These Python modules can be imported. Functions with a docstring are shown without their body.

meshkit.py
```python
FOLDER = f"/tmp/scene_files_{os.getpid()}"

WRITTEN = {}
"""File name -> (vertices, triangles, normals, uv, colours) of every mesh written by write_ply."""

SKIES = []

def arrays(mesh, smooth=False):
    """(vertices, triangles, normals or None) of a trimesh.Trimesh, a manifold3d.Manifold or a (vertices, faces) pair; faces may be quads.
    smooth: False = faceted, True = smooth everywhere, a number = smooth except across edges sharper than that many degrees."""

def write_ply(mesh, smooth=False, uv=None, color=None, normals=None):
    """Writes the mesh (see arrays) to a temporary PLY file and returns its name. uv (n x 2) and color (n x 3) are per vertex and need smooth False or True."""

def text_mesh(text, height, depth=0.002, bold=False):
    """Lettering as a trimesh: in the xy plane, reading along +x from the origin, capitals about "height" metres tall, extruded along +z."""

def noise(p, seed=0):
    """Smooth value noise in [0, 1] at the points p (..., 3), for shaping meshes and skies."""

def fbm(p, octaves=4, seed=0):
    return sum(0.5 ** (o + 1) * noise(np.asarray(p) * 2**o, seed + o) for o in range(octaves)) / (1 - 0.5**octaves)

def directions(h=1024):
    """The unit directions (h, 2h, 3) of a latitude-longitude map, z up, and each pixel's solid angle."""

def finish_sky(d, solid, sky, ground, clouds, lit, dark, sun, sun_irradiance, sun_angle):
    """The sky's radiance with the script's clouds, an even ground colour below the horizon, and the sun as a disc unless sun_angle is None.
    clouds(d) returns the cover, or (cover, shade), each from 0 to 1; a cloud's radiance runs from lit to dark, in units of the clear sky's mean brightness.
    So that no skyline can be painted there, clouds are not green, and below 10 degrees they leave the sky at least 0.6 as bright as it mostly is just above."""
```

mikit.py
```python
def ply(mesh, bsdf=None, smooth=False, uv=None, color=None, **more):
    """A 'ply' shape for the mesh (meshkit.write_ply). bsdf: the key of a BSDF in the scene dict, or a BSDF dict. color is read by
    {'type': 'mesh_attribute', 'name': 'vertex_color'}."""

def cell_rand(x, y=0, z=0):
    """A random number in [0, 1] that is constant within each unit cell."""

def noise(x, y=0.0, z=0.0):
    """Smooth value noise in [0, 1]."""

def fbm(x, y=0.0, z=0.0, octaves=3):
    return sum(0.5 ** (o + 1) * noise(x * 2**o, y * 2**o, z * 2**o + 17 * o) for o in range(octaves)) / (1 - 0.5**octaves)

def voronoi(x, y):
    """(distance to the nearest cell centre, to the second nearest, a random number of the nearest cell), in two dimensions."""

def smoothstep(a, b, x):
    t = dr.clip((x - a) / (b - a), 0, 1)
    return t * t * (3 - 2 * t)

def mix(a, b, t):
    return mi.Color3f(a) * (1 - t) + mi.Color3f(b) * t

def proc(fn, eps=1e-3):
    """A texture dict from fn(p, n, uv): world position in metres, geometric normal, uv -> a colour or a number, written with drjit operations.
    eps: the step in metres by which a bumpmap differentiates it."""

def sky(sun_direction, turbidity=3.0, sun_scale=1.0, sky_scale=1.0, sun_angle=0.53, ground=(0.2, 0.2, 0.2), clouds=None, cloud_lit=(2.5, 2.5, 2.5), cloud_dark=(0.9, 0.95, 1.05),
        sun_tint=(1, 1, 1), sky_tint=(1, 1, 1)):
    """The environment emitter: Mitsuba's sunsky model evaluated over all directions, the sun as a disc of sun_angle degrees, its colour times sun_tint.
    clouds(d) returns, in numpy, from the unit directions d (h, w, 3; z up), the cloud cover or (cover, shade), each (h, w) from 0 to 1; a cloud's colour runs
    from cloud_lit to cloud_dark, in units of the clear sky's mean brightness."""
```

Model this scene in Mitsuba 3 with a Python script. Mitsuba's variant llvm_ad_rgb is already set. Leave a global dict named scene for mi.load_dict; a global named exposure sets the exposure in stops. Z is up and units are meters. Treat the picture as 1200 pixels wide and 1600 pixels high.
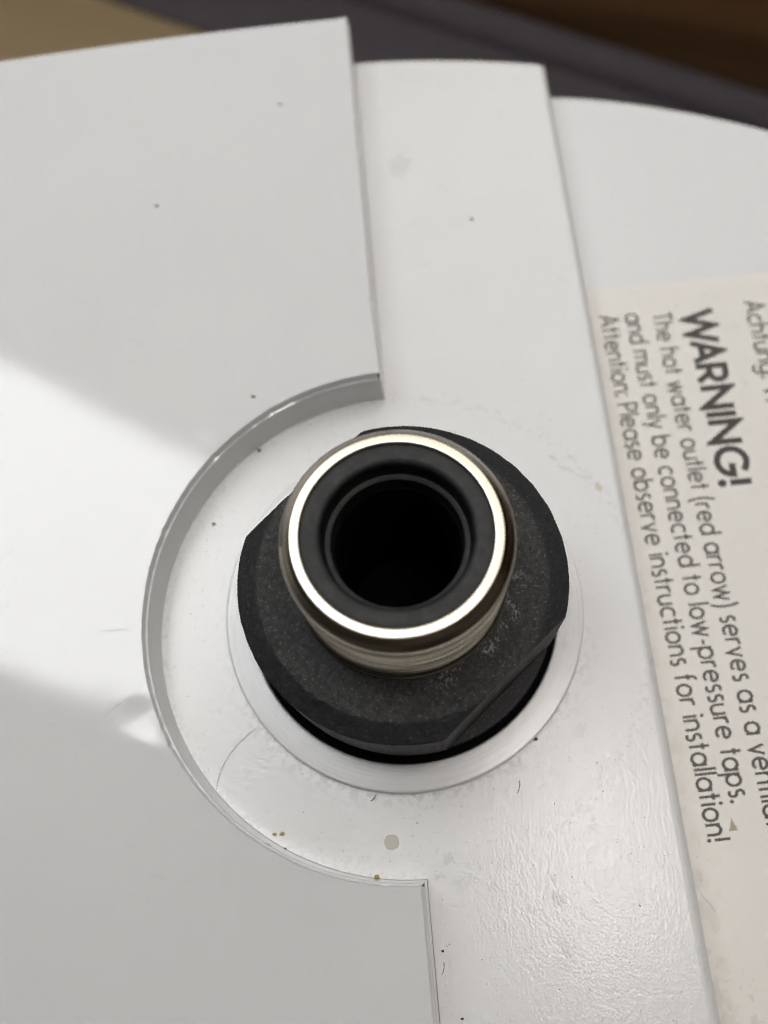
import math, random
import numpy as np
import trimesh, manifold3d, shapely
from shapely.geometry import Polygon, LineString, Point, box
from shapely.ops import unary_union
import drjit as dr
import mitsuba as mi
import mikit
from mikit import noise, fbm, voronoi, smoothstep, mix, cell_rand
import meshkit

T = mi.ScalarTransform4f
scene, labels = {}, {}
MM = 0.001
rng = np.random.default_rng(7)
random.seed(7)

# ---------------------------------------------------------------- camera, light, exposure (lengths below in millimetres)
CAM = np.array([0.9273, -28.1715, 107.2653])
AX = np.array([[0.9954543, 0.0927356, 0.0218033], [-0.0827, 0.9320, -0.3527902], [-0.0530368, 0.3494, 0.9354484]])   # columns: right, up, back
from scipy.spatial.transform import Rotation
AX = Rotation.from_euler('xyz', [0.3575286449, 0.0530155655, -0.0791801748]).as_matrix()
FPX = 1479.169
scene['camera'] = {
    'type': 'thinlens', 'fov': 2 * math.degrees(math.atan(600 / FPX)), 'fov_axis': 'x',
    'aperture_radius': 1.1 * MM, 'focus_distance': 97.5 * MM, 'near_clip': 0.004, 'far_clip': 60.0,
    'to_world': T().look_at(origin=(CAM * MM).tolist(), target=((CAM - AX[:, 2] * 100) * MM).tolist(), up=AX[:, 1].tolist()),
}
exposure = 0.0
ROOM = 0.055           # what little light comes from the low parts of the room
scene['room_air'] = {'type': 'constant', 'radiance': {'type': 'rgb', 'value': [ROOM, ROOM * 0.85, ROOM * 0.75]}}


def added_light(key, pts, z, radiance, label):
    """An added, unseen flat panel that shines down from height z."""
    p = np.array([[x, y, z] for x, y in pts], float)
    if np.cross(p[1] - p[0], p[2] - p[1])[2] > 0:
        p = p[::-1]
    f = np.array([[0, i, i + 1] for i in range(1, len(p) - 1)])
    scene[key] = mikit.ply((p * MM, f), 'panel_back')
    scene[key]['emitter'] = {'type': 'area', 'radiance': {'type': 'rgb', 'value': list(radiance)}}
    labels[key] = {'label': label, 'category': 'added_light'}


scene['panel_back'] = {'type': 'diffuse', 'reflectance': {'type': 'rgb', 'value': 0.7}}  # unseen panels below are added to set highlights, fill and falloff
added_light('added_panel', [(-187, 205), (-2, 84), (-2, -11), (-187, 68)], 260, (4.5, 4.6, 4.65), 'added long bright white light panel overhead to the left')
added_light('added_panel_001', [(-45, 150), (48, 150), (48, 26), (-45, 26)], 267, (1.0, 0.90, 0.66), 'added small warm light panel overhead behind the pipe')
added_light('added_panel_002', [(33, 24), (78, 24), (80, -68), (42, -68)], 260, (9.6, 9.0, 8.6), 'added small warm light panel overhead in front of the heater')
added_light('added_panel_003', [(-76, 17), (-2, -13), (26, -13), (26, -25), (-36, -26), (-76, 4)], 262, (6.4, 6.3, 6.15), 'added narrow white light strip overhead in front of the pipe')
added_light('added_panel_004', [(-700, 1000), (31, 1000), (31, 150), (-700, 150)], 520, (0.54, 0.54, 0.55), 'added large pale fill panel above the raised cover')
added_light('added_panel_005', [(31, 1000), (560, 1000), (560, 90), (31, 90)], 520, (1.45, 1.45, 1.45), 'added large pale fill panel above the warning label')
added_light('added_panel_006', [(170, 89), (520, 89), (520, -160), (170, -160)], 520, (0.80, 0.80, 0.80), 'added pale fill panel overhead at the front right')


# ---------------------------------------------------------------- helpers
def uniq(key):
    if key not in scene and key not in labels:
        return key
    i = 1
    while f'{key}_{i:03d}' in scene or f'{key}_{i:03d}' in labels:
        i += 1
    return f'{key}_{i:03d}'


def put(key, mesh, bsdf, smooth=False, label=None, category=None, group=None, kind=None):
    key = uniq(key)
    if hasattr(mesh, 'to_mesh'):
        m = mesh.to_mesh()
        v, f = np.array(m.vert_properties[:, :3], float), np.array(m.tri_verts)
    elif isinstance(mesh, tuple):
        v, f = np.asarray(mesh[0], float), np.asarray(mesh[1])
    else:
        v, f = np.array(mesh.vertices, float), np.array(mesh.faces)
    scene[key] = mikit.ply(trimesh.Trimesh(v * MM, f, process=False), bsdf, smooth)
    tag(key, label, category, group, kind)
    return key


def tag(key, label=None, category=None, group=None, kind=None):
    d = {k: x for k, x in (('label', label), ('category', category), ('group', group), ('kind', kind)) if x}
    if d:
        labels[key] = d


def px(x, y, z):
    """The point at height z (mm) that stands under a pixel measured in the photograph: used once to read real positions."""
    v = AX @ np.array([(x - 600) / FPX, -(y - 800) / FPX, -1.0])
    return CAM + v * ((z - CAM[2]) / v[2])


def loft(poly, profile, jitter=None, step=0.6):
    """A solid from a plan outline and an edge profile [(outward offset, z), ...] from the top cap downwards."""
    ring = np.array(shapely.segmentize(poly, step).exterior.coords)[:-1]
    if not shapely.is_ccw(shapely.LinearRing(ring)):
        ring = ring[::-1]
    e = np.roll(ring, -1, 0) - ring
    e /= np.linalg.norm(e, axis=1, keepdims=True)
    nrm = np.stack([e[:, 1], -e[:, 0]], 1)
    m = nrm + np.roll(nrm, 1, 0)
    m /= np.maximum(np.linalg.norm(m, axis=1, keepdims=True), 1e-6)
    c = np.maximum((m * nrm).sum(1), 0.4)
    m /= c[:, None]
    n = len(ring)
    loops = []
    for k, (o, z) in enumerate(profile):
        oo = np.full(n, o, float)
        zz = np.full(n, z, float)
        if jitter is not None:
            j = jitter(ring, k)
            oo = oo + j
        loops.append(np.c_[ring + m * oo[:, None], zz])
    cap = Polygon(loops[0][:, :2])
    cv, cf = trimesh.creation.triangulate_polygon(cap, engine='earcut')
    # caps share the first loop's vertices
    from scipy.spatial import cKDTree
    idx = cKDTree(loops[0][:, :2]).query(cv)[1]
    f = [idx[cf]]
    a = np.cross(loops[0][f[0][:, 1], :2] - loops[0][f[0][:, 0], :2], loops[0][f[0][:, 2], :2] - loops[0][f[0][:, 0], :2])
    f[0] = np.where((a < 0)[:, None], f[0][:, ::-1], f[0])
    i = np.arange(n)
    j = (i + 1) % n
    for k in range(len(profile) - 1):
        A, B = k * n, (k + 1) * n
        f.append(np.c_[A + i, B + i, B + j])
        f.append(np.c_[A + i, B + j, A + j])
    return np.vstack(loops), np.vstack(f)


def lathe(profile, n=160, centre=(0, 0)):
    """profile [(r, z)] revolved about the vertical; listed from the outside bottom over the top to the inside."""
    pr = np.asarray(profile, float)
    a = np.arange(n) * 2 * np.pi / n
    v = np.stack([pr[None, :, 0] * np.cos(a)[:, None] + centre[0], pr[None, :, 0] * np.sin(a)[:, None] + centre[1], np.broadcast_to(pr[None, :, 1], (n, len(pr)))], -1)
    k = len(pr)
    i, j = np.meshgrid(np.arange(n), np.arange(k - 1), indexing='ij')
    i2 = (i + 1) % n
    q = np.stack([i * k + j, i2 * k + j, i2 * k + j + 1, i * k + j + 1], -1).reshape(-1, 4)
    return v.reshape(-1, 3), np.vstack([q[:, [0, 1, 2]], q[:, [0, 2, 3]]])


def curve(pts, n=80):
    from scipy.interpolate import CubicSpline
    p = np.asarray(pts, float)
    s = CubicSpline(p[:, 0], p[:, 1])
    x = np.linspace(p[0, 0], p[-1, 0], n)
    return np.c_[x, s(x)]


# ---------------------------------------------------------------- materials (p in metres -> mm)
def mmv(p):
    return p.x * 1000.0, p.y * 1000.0, p.z * 1000.0


def spots(x, y, lst):
    """Sum of soft, ragged stains: (x, y, rx, ry, angle, strength)."""
    s = mi.Float(0)
    for cx, cy, rx, ry, an, st in lst:
        ca, sa = math.cos(an), math.sin(an)
        dx, dy = x - cx, y - cy
        u, v = (dx * ca + dy * sa) / rx, (-dx * sa + dy * ca) / ry
        q = dr.sqrt(u * u + v * v) + (fbm(x * 2.1 + 7, y * 2.1, 3.0) - 0.5) * 1.1
        s = dr.maximum(s, st * (1 - smoothstep(0.65, 1.05, q)))
    return s


def P0(x, y, z=0.0):
    q = px(x, y, z)
    return float(q[0]), float(q[1])


def S(x, y, rx, ry, an, st, z=0.0):
    a, b = P0(x, y, z)
    return (a, b, rx, ry, an, st)


WHITE = (0.78, 0.78, 0.775)
STRIP_STAINS = [S(872, 1404, .8, .9, 0, .30), S(866, 1375, .3, .8, .3, .22), S(885, 1482, .8, 1.5, .2, .16), S(905, 1142, .9, .8, 0, .14), S(700, 1343, .65, .6, 0, .2),
                S(800, 1200, 1.3, .6, .5, .14), S(624, 258, 1.6, 2.6, -.3, .13), S(866, 1205, .7, .5, 0, .10), S(925, 1290, 1.0, .3, .2, .12), S(726, 1378, 1.2, .8, .2, .08),
                S(770, 1385, .6, .5, 0, .12), S(830, 1420, .7, .5, 0, .12)]
YELLOW = [S(865, 716, .7, .25, -.6, .30), S(885, 733, 1.3, .25, -.5, .22), S(912, 745, 1.3, .4, -.4, .16), S(935, 760, .45, .75, .3, .42)]


def strip_colour(p, n, uv):
    x, y, z = mmv(p)
    c = mix(WHITE, (0.74, 0.735, 0.715), fbm(x * .05, y * .05, 1.0))
    s = spots(x, y, STRIP_STAINS)
    c = mix(c, (0.22, 0.22, 0.215), s)
    c = mix(c, (0.45, 0.34, 0.16), spots(x, y, YELLOW))
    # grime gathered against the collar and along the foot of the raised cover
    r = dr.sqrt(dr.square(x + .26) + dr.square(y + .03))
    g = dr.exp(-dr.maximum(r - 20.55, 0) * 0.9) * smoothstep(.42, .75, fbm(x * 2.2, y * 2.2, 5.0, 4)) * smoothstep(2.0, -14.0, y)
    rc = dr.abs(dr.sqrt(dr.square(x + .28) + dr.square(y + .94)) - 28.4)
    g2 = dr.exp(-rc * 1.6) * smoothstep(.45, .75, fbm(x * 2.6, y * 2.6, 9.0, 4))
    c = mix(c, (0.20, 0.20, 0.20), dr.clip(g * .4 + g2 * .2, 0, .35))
    sp = smoothstep(.80, .9, noise(x * 3.1 + 40, y * 3.1, 2.0)) * smoothstep(.5, .7, noise(x * .3, y * .3, 8.0))
    return mix(c, (0.4, 0.4, 0.39), sp * .15)


def peel(p, n, uv):
    x, y, z = mmv(p)
    # moulded grain: rounded pebbles about a quarter of a millimetre across, worn smoother in places
    u, v = .8 * x + .6 * y, -.6 * x + .8 * y
    wu, wv = u + .22 * noise(u * 2.1, v * 2.1, 5.0), v + .22 * noise(u * 2.1 + 9, v * 2.1, 6.0)
    d1, d2, h = voronoi(wu * 3.1, wv * 3.1)
    g = smoothstep(.62, .05, d1) * (.55 + .45 * h) + .6 * noise(.9 * x * 2.2 - .44 * y * 2.2, .44 * x * 2.2 + .9 * y * 2.2, 3.0)
    w = .55 + .6 * smoothstep(.35, .65, noise(x * .06 + 3, y * .06, 2.0))
    return g * w


def cover_colour(p, n, uv):
    x, y, z = mmv(p)
    c = mix((0.705, 0.705, 0.70), (0.67, 0.668, 0.665), fbm(x * .04 + 9, y * .04, 2.0))
    sp = smoothstep(.86, .93, noise(x * 1.3 + 11, y * 1.3, 2.0)) * smoothstep(.55, .75, noise(x * .11, y * .11, 8.0))
    return mix(c, (0.5, 0.49, 0.47), sp * .12)


def cover_wave(p, n, uv):
    x, y, z = mmv(p)
    rc = dr.sqrt(dr.square(x + .28) + dr.square(y + .94)) - 29.1
    sink = dr.exp(-dr.square(rc - 1.5) / 9.0) * (noise(dr.atan2(y + .94, x + .28) * 11.0, rc * .35, 3.0) - .4)
    return fbm(x * .09, y * .09, 4.0, 2) + sink * 2.2 + .0035 * fbm(x * 3.0, y * 3.0, 1.0, 2)


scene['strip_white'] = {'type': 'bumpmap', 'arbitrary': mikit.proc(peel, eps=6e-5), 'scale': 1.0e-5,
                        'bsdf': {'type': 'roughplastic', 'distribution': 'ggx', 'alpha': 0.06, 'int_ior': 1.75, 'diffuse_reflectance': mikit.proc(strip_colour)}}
scene['cover_white'] = {'type': 'bumpmap', 'arbitrary': mikit.proc(cover_wave, eps=8e-5), 'scale': 3.0e-5,
                        'bsdf': {'type': 'roughplastic', 'distribution': 'beckmann', 'alpha': 0.009, 'int_ior': 1.75, 'diffuse_reflectance': mikit.proc(cover_colour)}}


def label_colour(p, n, uv):
    x, y, z = mmv(p)
    c = mix((0.80, 0.77, 0.715), (0.775, 0.745, 0.69), fbm(x * .08, y * .08, 2.0))
    a, b = P0(1145, 1290, -5.45)
    dx, dy = x - a, y - b
    tri = smoothstep(1.0, .8, dr.maximum(dr.abs(dx * 2.5) + (dy + .2) * 1.0, -(dy + .2) * 2.6) + (fbm(x * 3, y * 3, 1.0) - .5) * .4)
    c = mix(c, (0.27, 0.19, 0.09), tri * .8)
    e = dr.maximum(0, 1 - (x - (28.9 - y * .035)) / 2.4)
    d = e * smoothstep(.38, .72, fbm(x * .9, y * .9, 3.0, 4))
    c = mix(c, (0.45, 0.40, 0.31), d * .16)
    sp = smoothstep(.84, .92, noise(x * 2.0 + 4, y * 2.0, 2.0)) * smoothstep(.5, .75, noise(x * .2, y * .2, 8.0))
    return mix(c, (0.4, 0.35, 0.27), sp * .2)


scene['label_cream'] = {'type': 'roughplastic', 'distribution': 'beckmann', 'alpha': 0.12, 'int_ior': 1.48, 'diffuse_reflectance': mikit.proc(label_colour)}
scene['print_black'] = {'type': 'roughplastic', 'alpha': 0.15, 'diffuse_reflectance': {'type': 'rgb', 'value': [0.022, 0.018, 0.013]}}
scene['print_brown'] = {'type': 'roughplastic', 'alpha': 0.15, 'diffuse_reflectance': {'type': 'rgb', 'value': [0.034, 0.028, 0.020]}}
scene['scratch_white'] = {'type': 'roughplastic', 'alpha': 0.12, 'diffuse_reflectance': {'type': 'rgb', 'value': [0.86, 0.85, 0.82]}}


def nut_colour(p, n, uv):
    x, y, z = mmv(p)
    r = dr.sqrt(x * x + y * y)
    top_face = smoothstep(15.25, 14.75, r + (noise(x * 1.2, y * 1.2, 5.0) - .5) * .35) * smoothstep(13.5, 13.8, z)  # mask: paler inside the bevel, darker on the bevel and sides
    b = fbm(x * 2.6, y * 2.6, z * 2.6, 3)
    c = mix((0.0075, 0.0075, 0.009), (0.014, 0.014, 0.015), b)
    c = mix(c, mix((0.012, 0.012, 0.012), (0.037, 0.0365, 0.0355), smoothstep(.32, .70, b)), top_face)
    d1, d2, h = voronoi(x * 2.3 + .5 * fbm(x * 5, y * 5, 2.0), y * 2.3 + .5 * fbm(x * 5, y * 5, 9.0))
    fleck = smoothstep(.34, .10, d1) * smoothstep(.66, .98, h)
    e1, e2, k = voronoi(x * 4.6 + 13, y * 4.6 + 5)
    fine = smoothstep(.40, .1, e1) * smoothstep(.60, .98, k)
    dust = dr.exp(-dr.square((r - 11.6) / 1.0)) * smoothstep(.45, .70, fbm(x * .5 + 3, y * .5, 1.0)) * smoothstep(-2.0, 5.0, x)
    c = mix(c, (0.30, 0.30, 0.29), (fleck * .36 + fine * .34) * (.25 + .75 * top_face))
    return mix(c, (0.40, 0.405, 0.41), dust * smoothstep(.50, .74, fbm(x * 5.5, y * 5.5, 2.0, 3)) * .8)


def grit(p, n, uv):
    x, y, z = mmv(p)
    return fbm(x * 3.2, y * 3.2, z * 3.2, 3)


scene['nut_black'] = {'type': 'bumpmap', 'arbitrary': mikit.proc(grit, eps=5e-5), 'scale': 6.5e-5,
                      'bsdf': {'type': 'roughplastic', 'distribution': 'ggx', 'alpha': 0.30, 'int_ior': 1.36, 'diffuse_reflectance': mikit.proc(nut_colour)}}


def flange_colour(p, n, uv):
    x, y, z = mmv(p)
    d1, d2, h = voronoi(x * 4.0, y * 4.0)
    f = smoothstep(.36, .1, d1) * smoothstep(.62, .98, h)
    return mix((0.010, 0.010, 0.011), (0.13, 0.13, 0.13), f * .8)


scene['flange_black'] = {'type': 'bumpmap', 'arbitrary': mikit.proc(grit, eps=5e-5), 'scale': 4.0e-5,
                         'bsdf': {'type': 'roughplastic', 'distribution': 'ggx', 'alpha': 0.30, 'int_ior': 1.45, 'diffuse_reflectance': mikit.proc(flange_colour)}}
scene['gap_black'] = {'type': 'roughplastic', 'alpha': 0.2, 'diffuse_reflectance': {'type': 'rgb', 'value': [0.008, 0.008, 0.009]}}


scene['bore_shade_black'] = {'type': 'diffuse', 'reflectance': {'type': 'rgb', 'value': 0.006}}  # near black colour stands in for shade in the deep bore and gap


def rubber_colour(p, n, uv):
    x, y, z = mmv(p)
    a = dr.atan2(y, x)
    b = fbm(x * .8, y * .8, z * .8, 3)
    return mix((0.010, 0.010, 0.0105), (0.024, 0.024, 0.024), smoothstep(.35, .7, b))


scene['insert_black'] = {'type': 'roughplastic', 'distribution': 'ggx', 'alpha': 0.28, 'int_ior': 1.42, 'diffuse_reflectance': mikit.proc(rubber_colour)}


def sleeve_rough(p, n, uv):
    x, y, z = mmv(p)
    r = dr.sqrt(x * x + y * y)
    return .08 + .09 * noise(z * 9.0, dr.atan2(y, x) * 2.0, 2.0) + .05 * noise(x * 3, y * 3, z * 3)


def sleeve_colour(p, n, uv):
    x, y, z = mmv(p)
    a = dr.atan2(y, x)
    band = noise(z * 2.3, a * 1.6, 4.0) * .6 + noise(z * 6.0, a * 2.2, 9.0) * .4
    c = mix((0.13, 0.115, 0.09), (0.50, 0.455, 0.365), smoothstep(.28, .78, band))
    t = (z - 15.0) / 1.06
    t = t - dr.floor(t)
    groove = smoothstep(.16, .04, dr.abs(t - .02)) * smoothstep(24.4, 24.0, z) * smoothstep(14.9, 15.0, z)
    c = mix(c, (0.05, 0.042, 0.032), groove * .75)
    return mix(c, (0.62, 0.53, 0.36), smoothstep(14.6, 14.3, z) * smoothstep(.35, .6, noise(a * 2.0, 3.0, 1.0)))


def turning(p, n, uv):
    x, y, z = mmv(p)
    a = dr.atan2(y, x)
    return noise(z * 11.0, a * 1.4, 1.0) * .6 + noise(z * 23.0, a * 3.0, 2.0) * .4


scene['sleeve_metal'] = {'type': 'bumpmap', 'arbitrary': mikit.proc(turning, eps=3e-5), 'scale': 2.2e-6,
                         'bsdf': {'type': 'principled', 'metallic': 1.0, 'base_color': mikit.proc(sleeve_colour), 'roughness': mikit.proc(sleeve_rough)}}


def face_turn(p, n, uv):
    x, y, z = mmv(p)
    r = dr.sqrt(x * x + y * y)
    return noise(r * 26.0, dr.atan2(y, x) * 2.0, 2.0) + 1.2 * noise(x * 2.5, y * 2.5, 1.0)


scene['face_metal'] = {'type': 'bumpmap', 'arbitrary': mikit.proc(face_turn, eps=3e-5), 'scale': 1.5e-6,
                       'bsdf': {'type': 'principled', 'metallic': 1.0, 'base_color': {'type': 'rgb', 'value': [0.80, 0.74, 0.62]}, 'roughness': 0.26}}


def collar_colour(p, n, uv):
    x, y, z = mmv(p)
    a, r = dr.atan2(y + .03, x + .26), dr.sqrt(dr.square(x + .26) + dr.square(y + .03))
    c = mix((0.83, 0.83, 0.825), (0.75, 0.75, 0.745), smoothstep(.3, .75, noise(r * 9.0, a * 2.5, 2.0)) * .6)
    s = smoothstep(.62, .8, fbm(a * 9.0, r * 2.0, 4.0, 4)) * smoothstep(.4, .6, noise(a * 2.2, 1.0, 7.0))
    return mix(c, (0.30, 0.30, 0.30), s * .35)


def collar_brush(p, n, uv):
    x, y, z = mmv(p)
    a, r = dr.atan2(y + .03, x + .26), dr.sqrt(dr.square(x + .26) + dr.square(y + .03))
    return noise(r * 12.0, a * 5.0, 3.0) + .8 * fbm(x * .8, y * .8, 1.0)


scene['collar_white'] = {'type': 'bumpmap', 'arbitrary': mikit.proc(collar_brush, eps=5e-5), 'scale': 1.2e-6,
                         'bsdf': {'type': 'roughplastic', 'alpha': 0.06, 'int_ior': 1.7, 'diffuse_reflectance': mikit.proc(collar_colour)}}


def wood_colour(p, n, uv):
    x, y, z = mmv(p)
    u, v = x * .95 + y * -.31, x * .31 + y * .95
    g = fbm(u * .012, v * .16, z * .1, 4)
    return mix((0.38, 0.275, 0.15), (0.48, 0.36, 0.205), g)


def cabinet_colour(p, n, uv):
    x, y, z = mmv(p)
    u, v = x * .90 - y * .43, z + .3 * y
    g = fbm(u * .01, v * .12, 2.0, 4)
    return mix((0.12, 0.06, 0.023), (0.20, 0.105, 0.046), smoothstep(.3, .7, g))


def rug_colour(p, n, uv):
    x, y, z = mmv(p)
    g = fbm(x * .7, y * .7, z * .7, 3)
    return mix((0.095, 0.084, 0.09), (0.135, 0.118, 0.126), g)


scene['floor_wood'] = {'type': 'roughplastic', 'alpha': 0.25, 'diffuse_reflectance': mikit.proc(wood_colour)}
scene['cabinet_wood'] = {'type': 'roughplastic', 'alpha': 0.3, 'diffuse_reflectance': mikit.proc(cabinet_colour)}
scene['rug_grey'] = {'type': 'diffuse', 'reflectance': mikit.proc(rug_colour)}
for k, c in (('crumb_gold', (0.42, 0.27, 0.06)), ('crumb_olive', (0.20, 0.17, 0.07)), ('crumb_dark', (0.05, 0.045, 0.04)), ('dust_grey', (0.24, 0.235, 0.225)), ('drop_tan', (0.60, 0.57, 0.50))):
    scene[k] = {'type': 'roughplastic', 'alpha': 0.3, 'diffuse_reflectance': {'type': 'rgb', 'value': list(c)}}

# ---------------------------------------------------------------- the water heater's underside
HP, HL = 5.79, -5.5                       # heights of the raised cover and of the lower panel over the strip
HX, HY, RC = -0.28, -0.94, 28.46          # the round recess in the raised cover
DOWN = -95.0

# raised cover: plan outline, its right edge straight, a half-round bite out of it
arc = [(HX + RC * math.cos(t), HY + RC * math.sin(t)) for t in np.linspace(-math.pi / 2, -1.5 * math.pi, 150)]
far = curve([(-150, 69.5), (-100, 80.0), (-50.8, 84.9), (-25, 86.1), (HX + .02, 86.3)], 90)[::-1]
cover = Polygon([(-150, -130), (HX, -130)] + arc + [tuple(q) for q in far])


def nicks(ring, k):
    if k > 3:
        return np.zeros(len(ring))
    q = np.c_[ring * 1.3, np.zeros(len(ring))]
    n1 = meshkit.noise(q * 1.0, 3) - .5
    n2 = np.clip(meshkit.noise(q * .9, 5) - .80, 0, 1) * 1.6
    return (n1 * .07 - n2 * .55) * (ring[:, 1] < 75)


put('water_heater__raised_cover', loft(cover, [(-.66, HP), (-.60, HP - .05), (-.54, HP - .20), (-.48, HP - 1.05), (-.30, HP - 1.14), (-.24, HP - 1.32), (-.06, .3), (0, 0.0), (0, DOWN)], nicks, .45),
    'cover_white', 28, 'glossy white raised cover with a half-round cut-out')
tag('water_heater', 'white water heater underside with stepped panels around a round pipe opening', 'water heater')

# the flat strip that carries the pipe, rounded along its right edge
farS = curve([(HX + .04, 83.95), (8, 83.35), (17, 82.1), (27.45, 79.9)], 40)
strip = Polygon([(HX + .04, -130), (27.75, -130)] + [tuple(q) for q in farS[::-1]])
strip = strip.buffer(-.5, join_style='round').buffer(.5, join_style='round')
rnd = [(-1.3 + 1.3 * math.sin(t), -1.3 + 1.3 * math.cos(t)) for t in np.linspace(0, math.pi / 2, 8)]
rnd = [(o - .02, z) for o, z in rnd]


def strip_mesh():
    ring = np.array(shapely.segmentize(strip, .8).exterior.coords)[:-1]
    # the left edge stays sharp: it meets the recess in a fine seam; only the right and far edges are rounded
    v, f = loft(strip, rnd + [(0.02, DOWN)], None, .8)
    left = v[:, 0] < HX + 1.45
    v[left & (v[:, 2] > -1.4), 0] = np.minimum(v[left & (v[:, 2] > -1.4), 0], HX + .04 + np.maximum(0, v[left & (v[:, 2] > -1.4), 2] + .0) * 0)
    near = left & (v[:, 2] > -1.25)
    v[near, 2] = np.where(v[near, 1] < 82.0, np.maximum(v[near, 2], -.03), v[near, 2])
    return v, f


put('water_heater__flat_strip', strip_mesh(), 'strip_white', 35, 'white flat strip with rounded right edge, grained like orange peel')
rec = Polygon([(-33, -80), (HX + 1.2, -80), (HX + 1.2, 79), (-33, 79)])
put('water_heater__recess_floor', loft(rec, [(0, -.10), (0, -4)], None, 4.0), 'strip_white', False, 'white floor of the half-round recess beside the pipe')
farL = curve([(26.0, 79.3), (28.7, 79.0), (36.9, 77.3), (46, 74.4), (58.9, 68.9), (85, 52), (115, 22)], 70)
low = Polygon([(26.0, -130), (115, -130)] + [tuple(q) for q in farL[::-1]])
put('water_heater__label_panel', loft(low, [(o, z + HL) for o, z in rnd] + [(0.02, DOWN)], None, 1.2), 'cover_white', 35, 'white lower panel that carries the warning label')

# ---------------------------------------------------------------- pipe fitting
tag('pipe_fitting', 'black plastic nut with a short nickel threaded pipe end standing in a white collar', 'pipe fitting')
cz = (-.26, -.03)
put('pipe_fitting__collar', lathe([(20.62, -.4), (20.62, .95), (20.59, 1.08), (20.5, 1.17), (20.36, 1.21), (19.0, 1.235), (18.0, 1.25), (17.75, 1.22), (17.62, 1.08), (17.58, .8), (17.58, -3.0)], 220, cz),
    'collar_white', 40, 'flat white collar ring around the foot of the nut')
put('pipe_fitting__socket', lathe([(17.7, .15), (15.0, .1), (10.5, .1)], 120, cz), 'bore_shade_black', False, 'gap inside the collar, its shade set as near black colour')
put('pipe_fitting__flange', lathe([(16.72, -.0), (16.72, 1.85), (16.62, 2.05), (16.4, 2.12), (10.0, 2.12)], 220), 'flange_black', 40, 'thin black flange showing under the flat of the nut')

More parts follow.
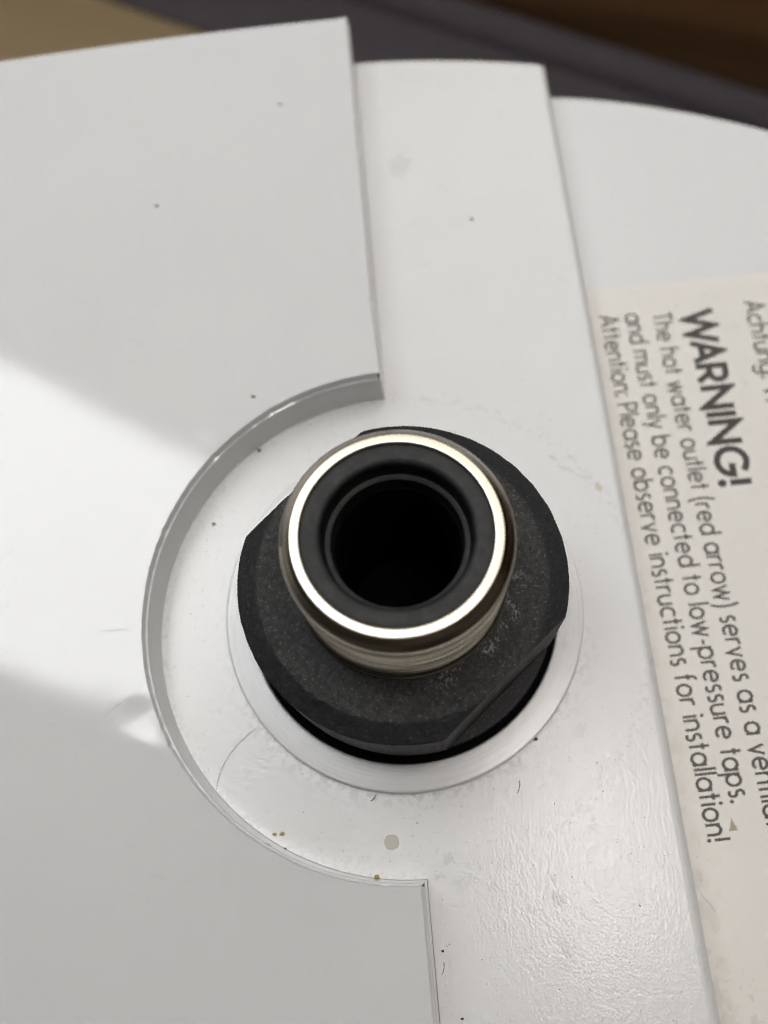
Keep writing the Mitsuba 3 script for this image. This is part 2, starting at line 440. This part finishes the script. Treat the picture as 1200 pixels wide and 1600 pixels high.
# the nut: bevelled round body with two wrench flats
CS = manifold3d.CrossSection
prof = [(0, 2.0), (16.85, 2.0), (16.95, 4.5), (17.12, 13.40), (17.02, 13.56), (15.2, 14.08), (14.9, 14.13), (0, 14.13)]
body = manifold3d.Manifold.revolve(CS([prof]), 200)
ang = math.degrees(math.atan2(-.77, .64))
keep = manifold3d.Manifold.cube([29.5, 80, 40], True).rotate([0, 0, ang]).translate([0, 0, 8])
lower = manifold3d.Manifold.cylinder(2.1, 16.72, 16.72, 200).translate([0, 0, .0])
bore = manifold3d.Manifold.cylinder(30, 10.2, 10.2, 120)
nutm = (body ^ keep) - bore
mm_ = nutm.refine_to_length(0.55).to_mesh()
nv, nf = np.array(mm_.vert_properties[:, :3], float), np.array(mm_.tri_verts)
tm = trimesh.Trimesh(nv, nf, process=True)
fn = (meshkit.fbm(np.asarray(tm.vertices) * 1.5, 3, 11) - .5) * .14
rr = np.hypot(tm.vertices[:, 0], tm.vertices[:, 1])
top = (tm.vertices[:, 2] > 12.8) & (rr > 12.2)
tm.vertices = tm.vertices + np.asarray(tm.vertex_normals) * (fn * top)[:, None]
put('pipe_fitting__nut', tm, 'nut_black', 11, 'rough black plastic nut with a bevelled rim and two flats')

# nickel sleeve with worn shallow threads
pr = [(10.2, 13.6), (10.80, 13.95), (10.88, 14.12), (10.84, 14.35), (10.58, 14.55), (10.56, 14.85)]
z = 15.0
while z < 24.0:
    pr += [(10.64, z), (10.72, z + .12), (10.84, z + .44), (10.855, z + .60), (10.76, z + .84), (10.66, z + .99)]
    z += 1.06
pr += [(10.70, 24.6), (10.86, 24.85), (10.88, 25.2), (10.86, 25.6), (10.78, 25.85), (10.62, 26.08), (9.84, 26.98), (9.70, 27.10)]
put('pipe_fitting__sleeve', lathe(pr, 220), 'sleeve_metal', 30, 'nickel threaded sleeve with fine turned rings')
rad = []
put('pipe_fitting__sleeve__rim', lathe([(9.70, 27.10), (9.66, 27.17), (9.58, 27.2), (9.02, 27.2), (8.92, 27.17), (8.86, 27.0), (8.86, 20.0)], 260), 'face_metal', 30, 'bright polished end face of the pipe')
put('pipe_fitting__inner_tube', lathe([(8.86, 26.75), (8.7, 26.86), (8.3, 26.9), (7.5, 26.86), (7.1, 26.72), (6.92, 26.45), (6.86, 26.0), (6.86, 24.9), (6.7, 24.62), (6.45, 24.55), (6.25, 24.45), (6.16, 24.2), (6.15, 23.0), (6.02, 22.6)], 200),
    'insert_black', 40, 'black plastic liner inside the metal sleeve with a stepped bore')

put('pipe_fitting__bore', lathe([(6.02, 22.6), (5.95, 22.2), (5.9, 18.0), (5.9, .6), (0.01, .6)], 160), 'bore_shade_black', 40, 'bore of the pipe, its depth shade set as near black colour')

# ---------------------------------------------------------------- the warning label and its print
w = 0.17


def arcp(cx, cy, r, a0, a1, n=20, ry=None):
    t = np.radians(np.linspace(a0, a1, n))
    return [(cx + r * math.cos(q), cy + (ry or r) * math.sin(q)) for q in t]


GL = {   # width, strokes, dots: geometric round letters, x-height 1, capitals 1.5
    'a': (1.0, [arcp(.48, .5, .48, 0, 360), [(.96, 0), (.96, 1)]], []),
    'b': (1.0, [arcp(.48, .5, .48, 0, 360), [(0, 0), (0, 1.55)]], []),
    'c': (.80, [arcp(.48, .5, .48, 48, 312)], []),
    'd': (1.0, [arcp(.48, .5, .48, 0, 360), [(.96, 0), (.96, 1.55)]], []),
    'e': (.98, [[(.03, .52), (.95, .52)], arcp(.48, .5, .48, 3, 315)], []),
    'f': (.50, [[(.16, 0), (.16, 1.2)] + arcp(.42, 1.24, .26, 170, 75, 10), [(-.06, .95), (.42, .95)]], []),
    'g': (1.0, [arcp(.48, .5, .48, 0, 360), [(.96, 1), (.96, -.08)] + arcp(.50, -.08, .46, 0, -150, 14)], []),
    'h': (.82, [[(0, 0), (0, 1.55)], arcp(.39, .6, .39, 180, 0) + [(.78, 0)]], []),
    'i': (.08, [[(.04, 0), (.04, 1)]], [(.04, 1.36)]),
    'l': (.08, [[(.04, 0), (.04, 1.55)]], []),
    'm': (1.34, [[(0, 0), (0, 1)], arcp(.33, .65, .33, 180, 0) + [(.66, 0)], arcp(.99, .65, .33, 180, 0) + [(1.32, 0)]], []),
    'n': (.82, [[(0, 0), (0, 1)], arcp(.39, .6, .39, 180, 0) + [(.78, 0)]], []),
    'o': (.98, [arcp(.48, .5, .48, 0, 360)], []),
    'p': (1.0, [arcp(.48, .5, .48, 0, 360), [(0, -.55), (0, 1)]], []),
    'r': (.50, [[(0, 0), (0, 1)], arcp(.36, .6, .36, 180, 62)], []),
    's': (.56, [arcp(.29, .745, .245, 42, 250, 14) + arcp(.27, .255, .255, 75, -140, 14)], []),
    't': (.46, [[(.20, 0), (.20, 1.42)], [(-.06, .96), (.46, .96)]], []),
    'u': (.82, [[(0, 1), (0, .4)] + arcp(.39, .4, .39, 180, 360), [(.78, 0), (.78, 1)]], []),
    'v': (.82, [[(0, 1), (.40, 0), (.80, 1)]], []),
    'w': (1.34, [[(0, 1), (.34, 0), (.66, .95), (.98, 0), (1.32, 1)]], []),
    'y': (.86, [[(0, 1), (.42, .02)], [(.86, 1), (.22, -.52)]], []),
    'A': (1.16, [[(0, 0), (.58, 1.5), (1.16, 0)], [(.2, .48), (.96, .48)]], []),
    'P': (.82, [[(0, 0), (0, 1.48), (.38, 1.48)] + arcp(.40, 1.08, .40, 90, -90) + [(0, .68)]], []),
    'T': (.86, [[(0, 1.48), (.86, 1.48)], [(.43, 0), (.43, 1.48)]], []),
    'W': (1.9, [[(0, 1.5), (.48, 0), (.95, 1.4), (1.42, 0), (1.9, 1.5)]], []),
    'R': (.92, [[(0, 0), (0, 1.46), (.42, 1.46)] + arcp(.44, 1.06, .40, 90, -90) + [(0, .66)], [(.40, .66), (.90, 0)]], []),
    'N': (1.12, [[(0, 0), (0, 1.48), (1.12, .02), (1.12, 1.5)]], []),
    'I': (.10, [[(.05, 0), (.05, 1.5)]], []),
    'G': (1.44, [arcp(.74, .75, .72, 42, 352, 26) + [(1.46, .72), (.84, .72)]], []),
    '(': (.30, [arcp(1.02, .55, 1.0, 140, 220, 12, 1.6)], []),
    ')': (.30, [arcp(-.72, .55, 1.0, -40, 40, 12, 1.6)], []),
    '-': (.44, [[(.02, .5), (.42, .5)]], []),
    '.': (.12, [], [(.06, .06)]),
    ':': (.12, [], [(.06, .06), (.06, .92)]),
    '!': (.12, [[(.06, .45), (.06, 1.5)]], [(.06, .06)]),
}


def line_shape(text, stroke, track, space):
    """The line as a flat shape in letter units, starting at 0 and running along +x, with its length."""
    x, shapes, prev = 0.0, [], ''
    for ch in text:
        if ch == ' ':
            x += space
            continue
        if prev + ch in ('WA', 'AR'):
            x -= .34 if prev == 'W' else .1
        prev = ch
        wd, strokes, dots = GL[ch]
        for s in strokes:
            shapes.append(LineString([(x + a, b) for a, b in s]).buffer(stroke / 2, 6, cap_style='flat', join_style='mitre', mitre_limit=2.0))
        for a, b in dots:
            shapes.append(Point(x + a, b).buffer(stroke * .66, 8))
        x += wd + track
    return unary_union(shapes), x - track


ZL = HL + .06
la, lb = px(918, 452, ZL), px(1200, 425, ZL)
ex = (lb - la)[:2] / np.linalg.norm((lb - la)[:2])          # along the label's top edge
ey = np.array([-ex[1], ex[0]])
TD = (px(1107, 1316, ZL) - px(937, 497, ZL))[:2]
TD /= np.linalg.norm(TD)                                     # reading direction
TU = np.array([-TD[1], TD[0]])                               # towards the top of the letters
org = la[:2] - ex * 0.9
corner = [np.array([26.3, la[1] - .03]), np.array([26.3, la[1]]) + ex * 75, np.array([26.3, -115.0]) + ex * 75, np.array([26.3, -115.0])]
lab = Polygon(corner)
lab = lab.buffer(-1.2).buffer(1.2)
put('warning_label', loft(lab, [(-.03, ZL), (0, ZL - .03), (0, HL - .02)], None, 1.5), 'label_cream', False,
    'cream warning sticker with black print on the lower white panel', 'label')


def print_line(key, text, start, end, cap, stroke, bsdf, lab_text, track=.30, space=.62, full=None):
    """start and end: pixels of the baseline at the first letter and at the end of the part of the text that can be read."""
    a, b = px(*start, ZL + .02)[:2], px(*end, ZL + .02)[:2]
    shape, length = line_shape(text, stroke, track, space)
    L = np.linalg.norm(b - a)
    u = (b - a) / L
    n = np.array([-u[1], u[0]])
    if full:
        shape = line_shape(full, stroke, track, space)[0]
    sx, sy = L / length, cap / 1.5
    vs, fs, at = [], [], 0
    for g in getattr(shape, 'geoms', [shape]):
        v, f = trimesh.creation.triangulate_polygon(g, engine='earcut')
        P = a + np.outer(v[:, 0] * sx, u) + np.outer(v[:, 1] * sy, n)
        cr = np.cross(P[f[:, 1]] - P[f[:, 0]], P[f[:, 2]] - P[f[:, 0]])
        f = np.where((cr < 0)[:, None], f[:, ::-1], f)
        vs.append(np.c_[P, np.full(len(P), ZL + .02)])
        fs.append(f + at)
        at += len(v)
    return put(key, (np.vstack(vs), np.vstack(fs)), bsdf, False, lab_text)


def cap_of(p, q):
    return float(np.linalg.norm((px(*q, ZL) - px(*p, ZL))[:2]))


CW = cap_of((1067, 495), (1107, 479)) * 1.0
CT = cap_of((937, 497), (964, 505))
print_line('warning_label__heading', 'WARNING!', (1068, 488), (1127, 757), 3.85, .325, 'print_black', 'bold black line reading WARNING!', .40)
print_line('warning_label__text_line', 'The hot water outlet (red arrow) serves as a', (1019, 491), (1166, 1148), 2.45, .225, 'print_brown', 'line of black print starting with The hot water outlet', full='The hot water outlet (red arrow) serves as a ventilation')
print_line('warning_label__text_line', 'and must only be connected to low-pressure taps.', (976, 492), (1142.5, 1254), 2.45, .225, 'print_brown', 'line of black print starting with and must only be')
print_line('warning_label__text_line', 'Attention: Please observe instructions for installation!', (936, 495), (1107, 1315), 2.45, .225, 'print_brown', 'line of black print starting with Attention')
print_line('warning_label__text_line', 'Achtung:', (1162, 472), (1191, 590), 2.45, .225, 'print_brown', 'line of black print starting with Achtung', full='Achtung: W')


# ---------------------------------------------------------------- what lies behind, far out of focus
ZF = -125.0
put('floor', trimesh.creation.box(bounds=[[-1500, -1500, ZF - 20], [1500, 1500, ZF]]), 'floor_wood', False, kind='structure')
b0, b1 = px(655, 22, ZF)[:2], px(1200, 197, ZF)[:2]         # foot of the dark board
bd = (b1 - b0) / np.linalg.norm(b1 - b0)
bn = np.array([-bd[1], bd[0]])
g0, g1 = px(165, 0, ZF)[:2], px(320, 50, ZF)[:2]           # edge between the floor and the grey mat


def slab(o, d, n, l0, l1, w0, w1, z0, z1, r):
    pts = [o + d * l0 + n * w0, o + d * l1 + n * w0, o + d * l1 + n * w1, o + d * l0 + n * w1]
    pf = [(-r + r * math.sin(t), z1 - r + r * math.cos(t)) for t in np.linspace(0, math.pi / 2, 7)]
    return loft(Polygon(pts), pf + [(0, z0)], None, 12.0)


def cyl(o, d, l0, l1, z0, r, n=40):
    a, b = np.r_[o + d * l0, z0], np.r_[o + d * l1, z0]
    return trimesh.creation.cylinder(radius=r, segment=np.array([a, b]), sections=n)


off = float((g0 - b0) @ bn)
put('grey_mat', slab(b0, bd, bn, -700, 700, off, 2.0, ZF, ZF + 2.5, 1.5), 'rug_grey', 30, 'blurred grey cloth mat on the wooden floor behind the heater', 'mat')
put('grey_mat__rolled_edge', cyl(b0, bd, -700, 700, ZF + 3, 6.0), 'rug_grey', 30)
put('wooden_cabinet', slab(b0 + bn * 5, bd, bn, -700, 700, 0, 400, ZF + 1, ZF + 150, 3.0), 'cabinet_wood', 30, 'blurred dark brown wooden cabinet behind the grey mat', 'cabinet')

# ---------------------------------------------------------------- crumbs, fibres and dust on the white plastic
def crumb(x, y, r, z, bsdf, label, group=None, seed=0, flat=.6):
    m = trimesh.creation.icosphere(2, 1.0)
    v = m.vertices * (0.7 + .7 * meshkit.fbm(m.vertices * 1.6 + seed * 5, 3, seed))[:, None]
    q = px(x, y, z)
    r *= .72
    v = v * [r * 1.25, r * .9, r * flat] + [q[0], q[1], z + r * flat * .5]
    put('crumb', (v, m.faces), bsdf, True, label, 'crumb', group)


crumb(429, 1304, .26, -.02, 'crumb_gold', 'left one of two golden crumbs on the recess floor', seed=1)
crumb(441, 1303, .30, -.02, 'crumb_gold', 'right one of two golden crumbs on the recess floor', seed=2)
crumb(589, 1370, .30, -.02, 'crumb_gold', 'yellow crumb against the lower wall of the recess', seed=3)
crumb(444, 1327, .26, -.02, 'crumb_dark', 'dark brown crumb at the lower left wall of the recess', seed=4)
crumb(396, 620, .30, HP, 'crumb_olive', 'olive green crumb on the raised cover above the recess', seed=5)
crumb(334, 819, .26, -.02, 'crumb_dark', 'grey crumb on the recess floor left of the nut', seed=6)
crumb(405, 704, .28, -.02, 'crumb_dark', 'dark crumb on the recess floor under the upper wall', seed=7)
crumb(837, 1155, .26, 0, 'crumb_dark', 'dark crumb against the lower right rim of the white collar', seed=8)
crumb(692, 1486, .17, 0, 'crumb_dark', 'black crumb on the strip right of the lower cover edge', seed=9)
crumb(722, 1592, .18, 0, 'crumb_dark', 'brown crumb at the bottom of the strip', seed=10)
crumb(737, 343, .30, 0, 'crumb_dark', 'small dark speck on the upper strip', seed=11, flat=.3)
crumb(245, 322, .32, HP, 'crumb_dark', 'small dark speck on the upper part of the raised cover', seed=12, flat=.3)
crumb(438, 163, .30, HP, 'crumb_olive', 'small speck near the top of the raised cover', seed=13, flat=.3)

# dried drop on the recess floor
q = px(612, 1316, 0)
dv, df = lathe([(1.0, 0), (.95, .05), (.75, .07), (.3, .06), (.01, .06)], 40)
dv = dv * [1, 1, 1]
dv[:, :2] *= (1 + .12 * (meshkit.noise(np.c_[dv[:, :2] * 2.5, dv[:, 2:]], 4) - .5))[:, None]
put('dried_drop', (dv * [.80, .80, 1] + [q[0], q[1], -.02], df), 'drop_tan', 30, 'round tan dried drop on the white floor below the collar', 'stain')


def thread(pix, z, r, bsdf, key, label, cat, n=24, lift=.02):
    p = np.array([px(a, b, z) for a, b in pix])
    from scipy.interpolate import CubicSpline
    t = np.linspace(0, 1, len(p))
    q = CubicSpline(t, p)(np.linspace(0, 1, n))
    q[:, 2] = z + r + lift
    tt = np.gradient(q, axis=0)
    tt /= np.linalg.norm(tt, axis=1, keepdims=True)
    a = np.stack([-tt[:, 1], tt[:, 0], 0 * tt[:, 0]], 1)
    ang_ = np.arange(5) * 2 * np.pi / 5
    rad_ = r * np.minimum(1, 8 * np.minimum(np.linspace(0, 1, n), np.linspace(1, 0, n)) + .15)
    v = q[:, None] + rad_[:, None, None] * (np.cos(ang_)[None, :, None] * a[:, None] + np.sin(ang_)[None, :, None] * np.array([0, 0, 1.0]))
    i, j = np.meshgrid(np.arange(n - 1), np.arange(5), indexing='ij')
    f = np.stack([i * 5 + j, (i + 1) * 5 + j, (i + 1) * 5 + (j + 1) % 5, i * 5 + (j + 1) % 5], -1).reshape(-1, 4)
    put(key, (v.reshape(-1, 3), np.vstack([f[:, [0, 2, 1]], f[:, [0, 3, 2]]])), bsdf, True, label, cat)


thread([(338, 1236), (345, 1205), (366, 1170), (406, 1134)], -.02, .022, 'dust_grey', 'hair', 'long thin grey hair lying curved on the recess floor', 'hair')
thread([(579, 1251), (584, 1248), (588, 1241)], 0, .05, 'crumb_dark', 'fibre', 'short dark fibre just under the collar', 'fibre')
thread([(690, 1524), (694, 1512), (693, 1503)], 0, .05, 'dust_grey', 'fibre', 'short grey fibre on the strip at the lower cover edge', 'fibre')
thread([(808, 1241), (812, 1228), (811, 1220)], 0, .05, 'crumb_dark', 'fibre', 'short fibre on the strip below right of the collar', 'fibre')
thread([(1091, 1392), (1103, 1406), (1119, 1426)], ZL, .07, 'scratch_white', 'scratch', 'white scratch across the lower edge of the sticker', 'scratch', lift=-.02)
thread([(171, 1113), (180, 1104), (193, 1097)], HP, .06, 'scratch_white', 'scratch', 'short white scratch on the raised cover left of the recess', 'scratch', lift=-.02)

# loose dust: too fine to count
ico = trimesh.creation.icosphere(0, 1.0)
dvs, dfs, at = [], [], 0
for i in range(230):
    if i < 150:
        x, y = rng.uniform(640, 1090), rng.uniform(1080, 1600)
        zz = 0.0
    elif i < 250:
        t, r = rng.uniform(math.pi * .55, math.pi * 1.5), rng.uniform(20.8, 28)
        qx, qy, zz = HX + r * math.cos(t), HY + r * math.sin(t), -.02
        x = None
    else:
        x, y, zz = rng.uniform(0, 560), rng.uniform(150, 1600), HP
    if x is not None:
        qx, qy = px(x, y, zz)[:2]
        if zz == 0 and (qx > 26 or qx < .6 or math.hypot(qx, qy) < 21):
            continue
        if zz > 1 and (qx > -1.5 or math.hypot(qx - HX, qy - HY) < 29.6):
            continue
    s = rng.uniform(.02, .05) * (1.0 if rng.random() < .93 else 1.8)
    a = rng.uniform(0, 6.28)
    el = rng.uniform(1, 2.6)
    v = ico.vertices * [s * el, s, s * .5]
    v = v @ np.array([[math.cos(a), math.sin(a), 0], [-math.sin(a), math.cos(a), 0], [0, 0, 1]]) + [qx, qy, zz + s * .3]
    dvs.append(v)
    dfs.append(ico.faces + at)
    at += len(v)
put('dust', (np.vstack(dvs), np.vstack(dfs)), 'dust_grey', True, 'fine grey dust specks scattered over the white plastic', 'dust', kind='stuff')
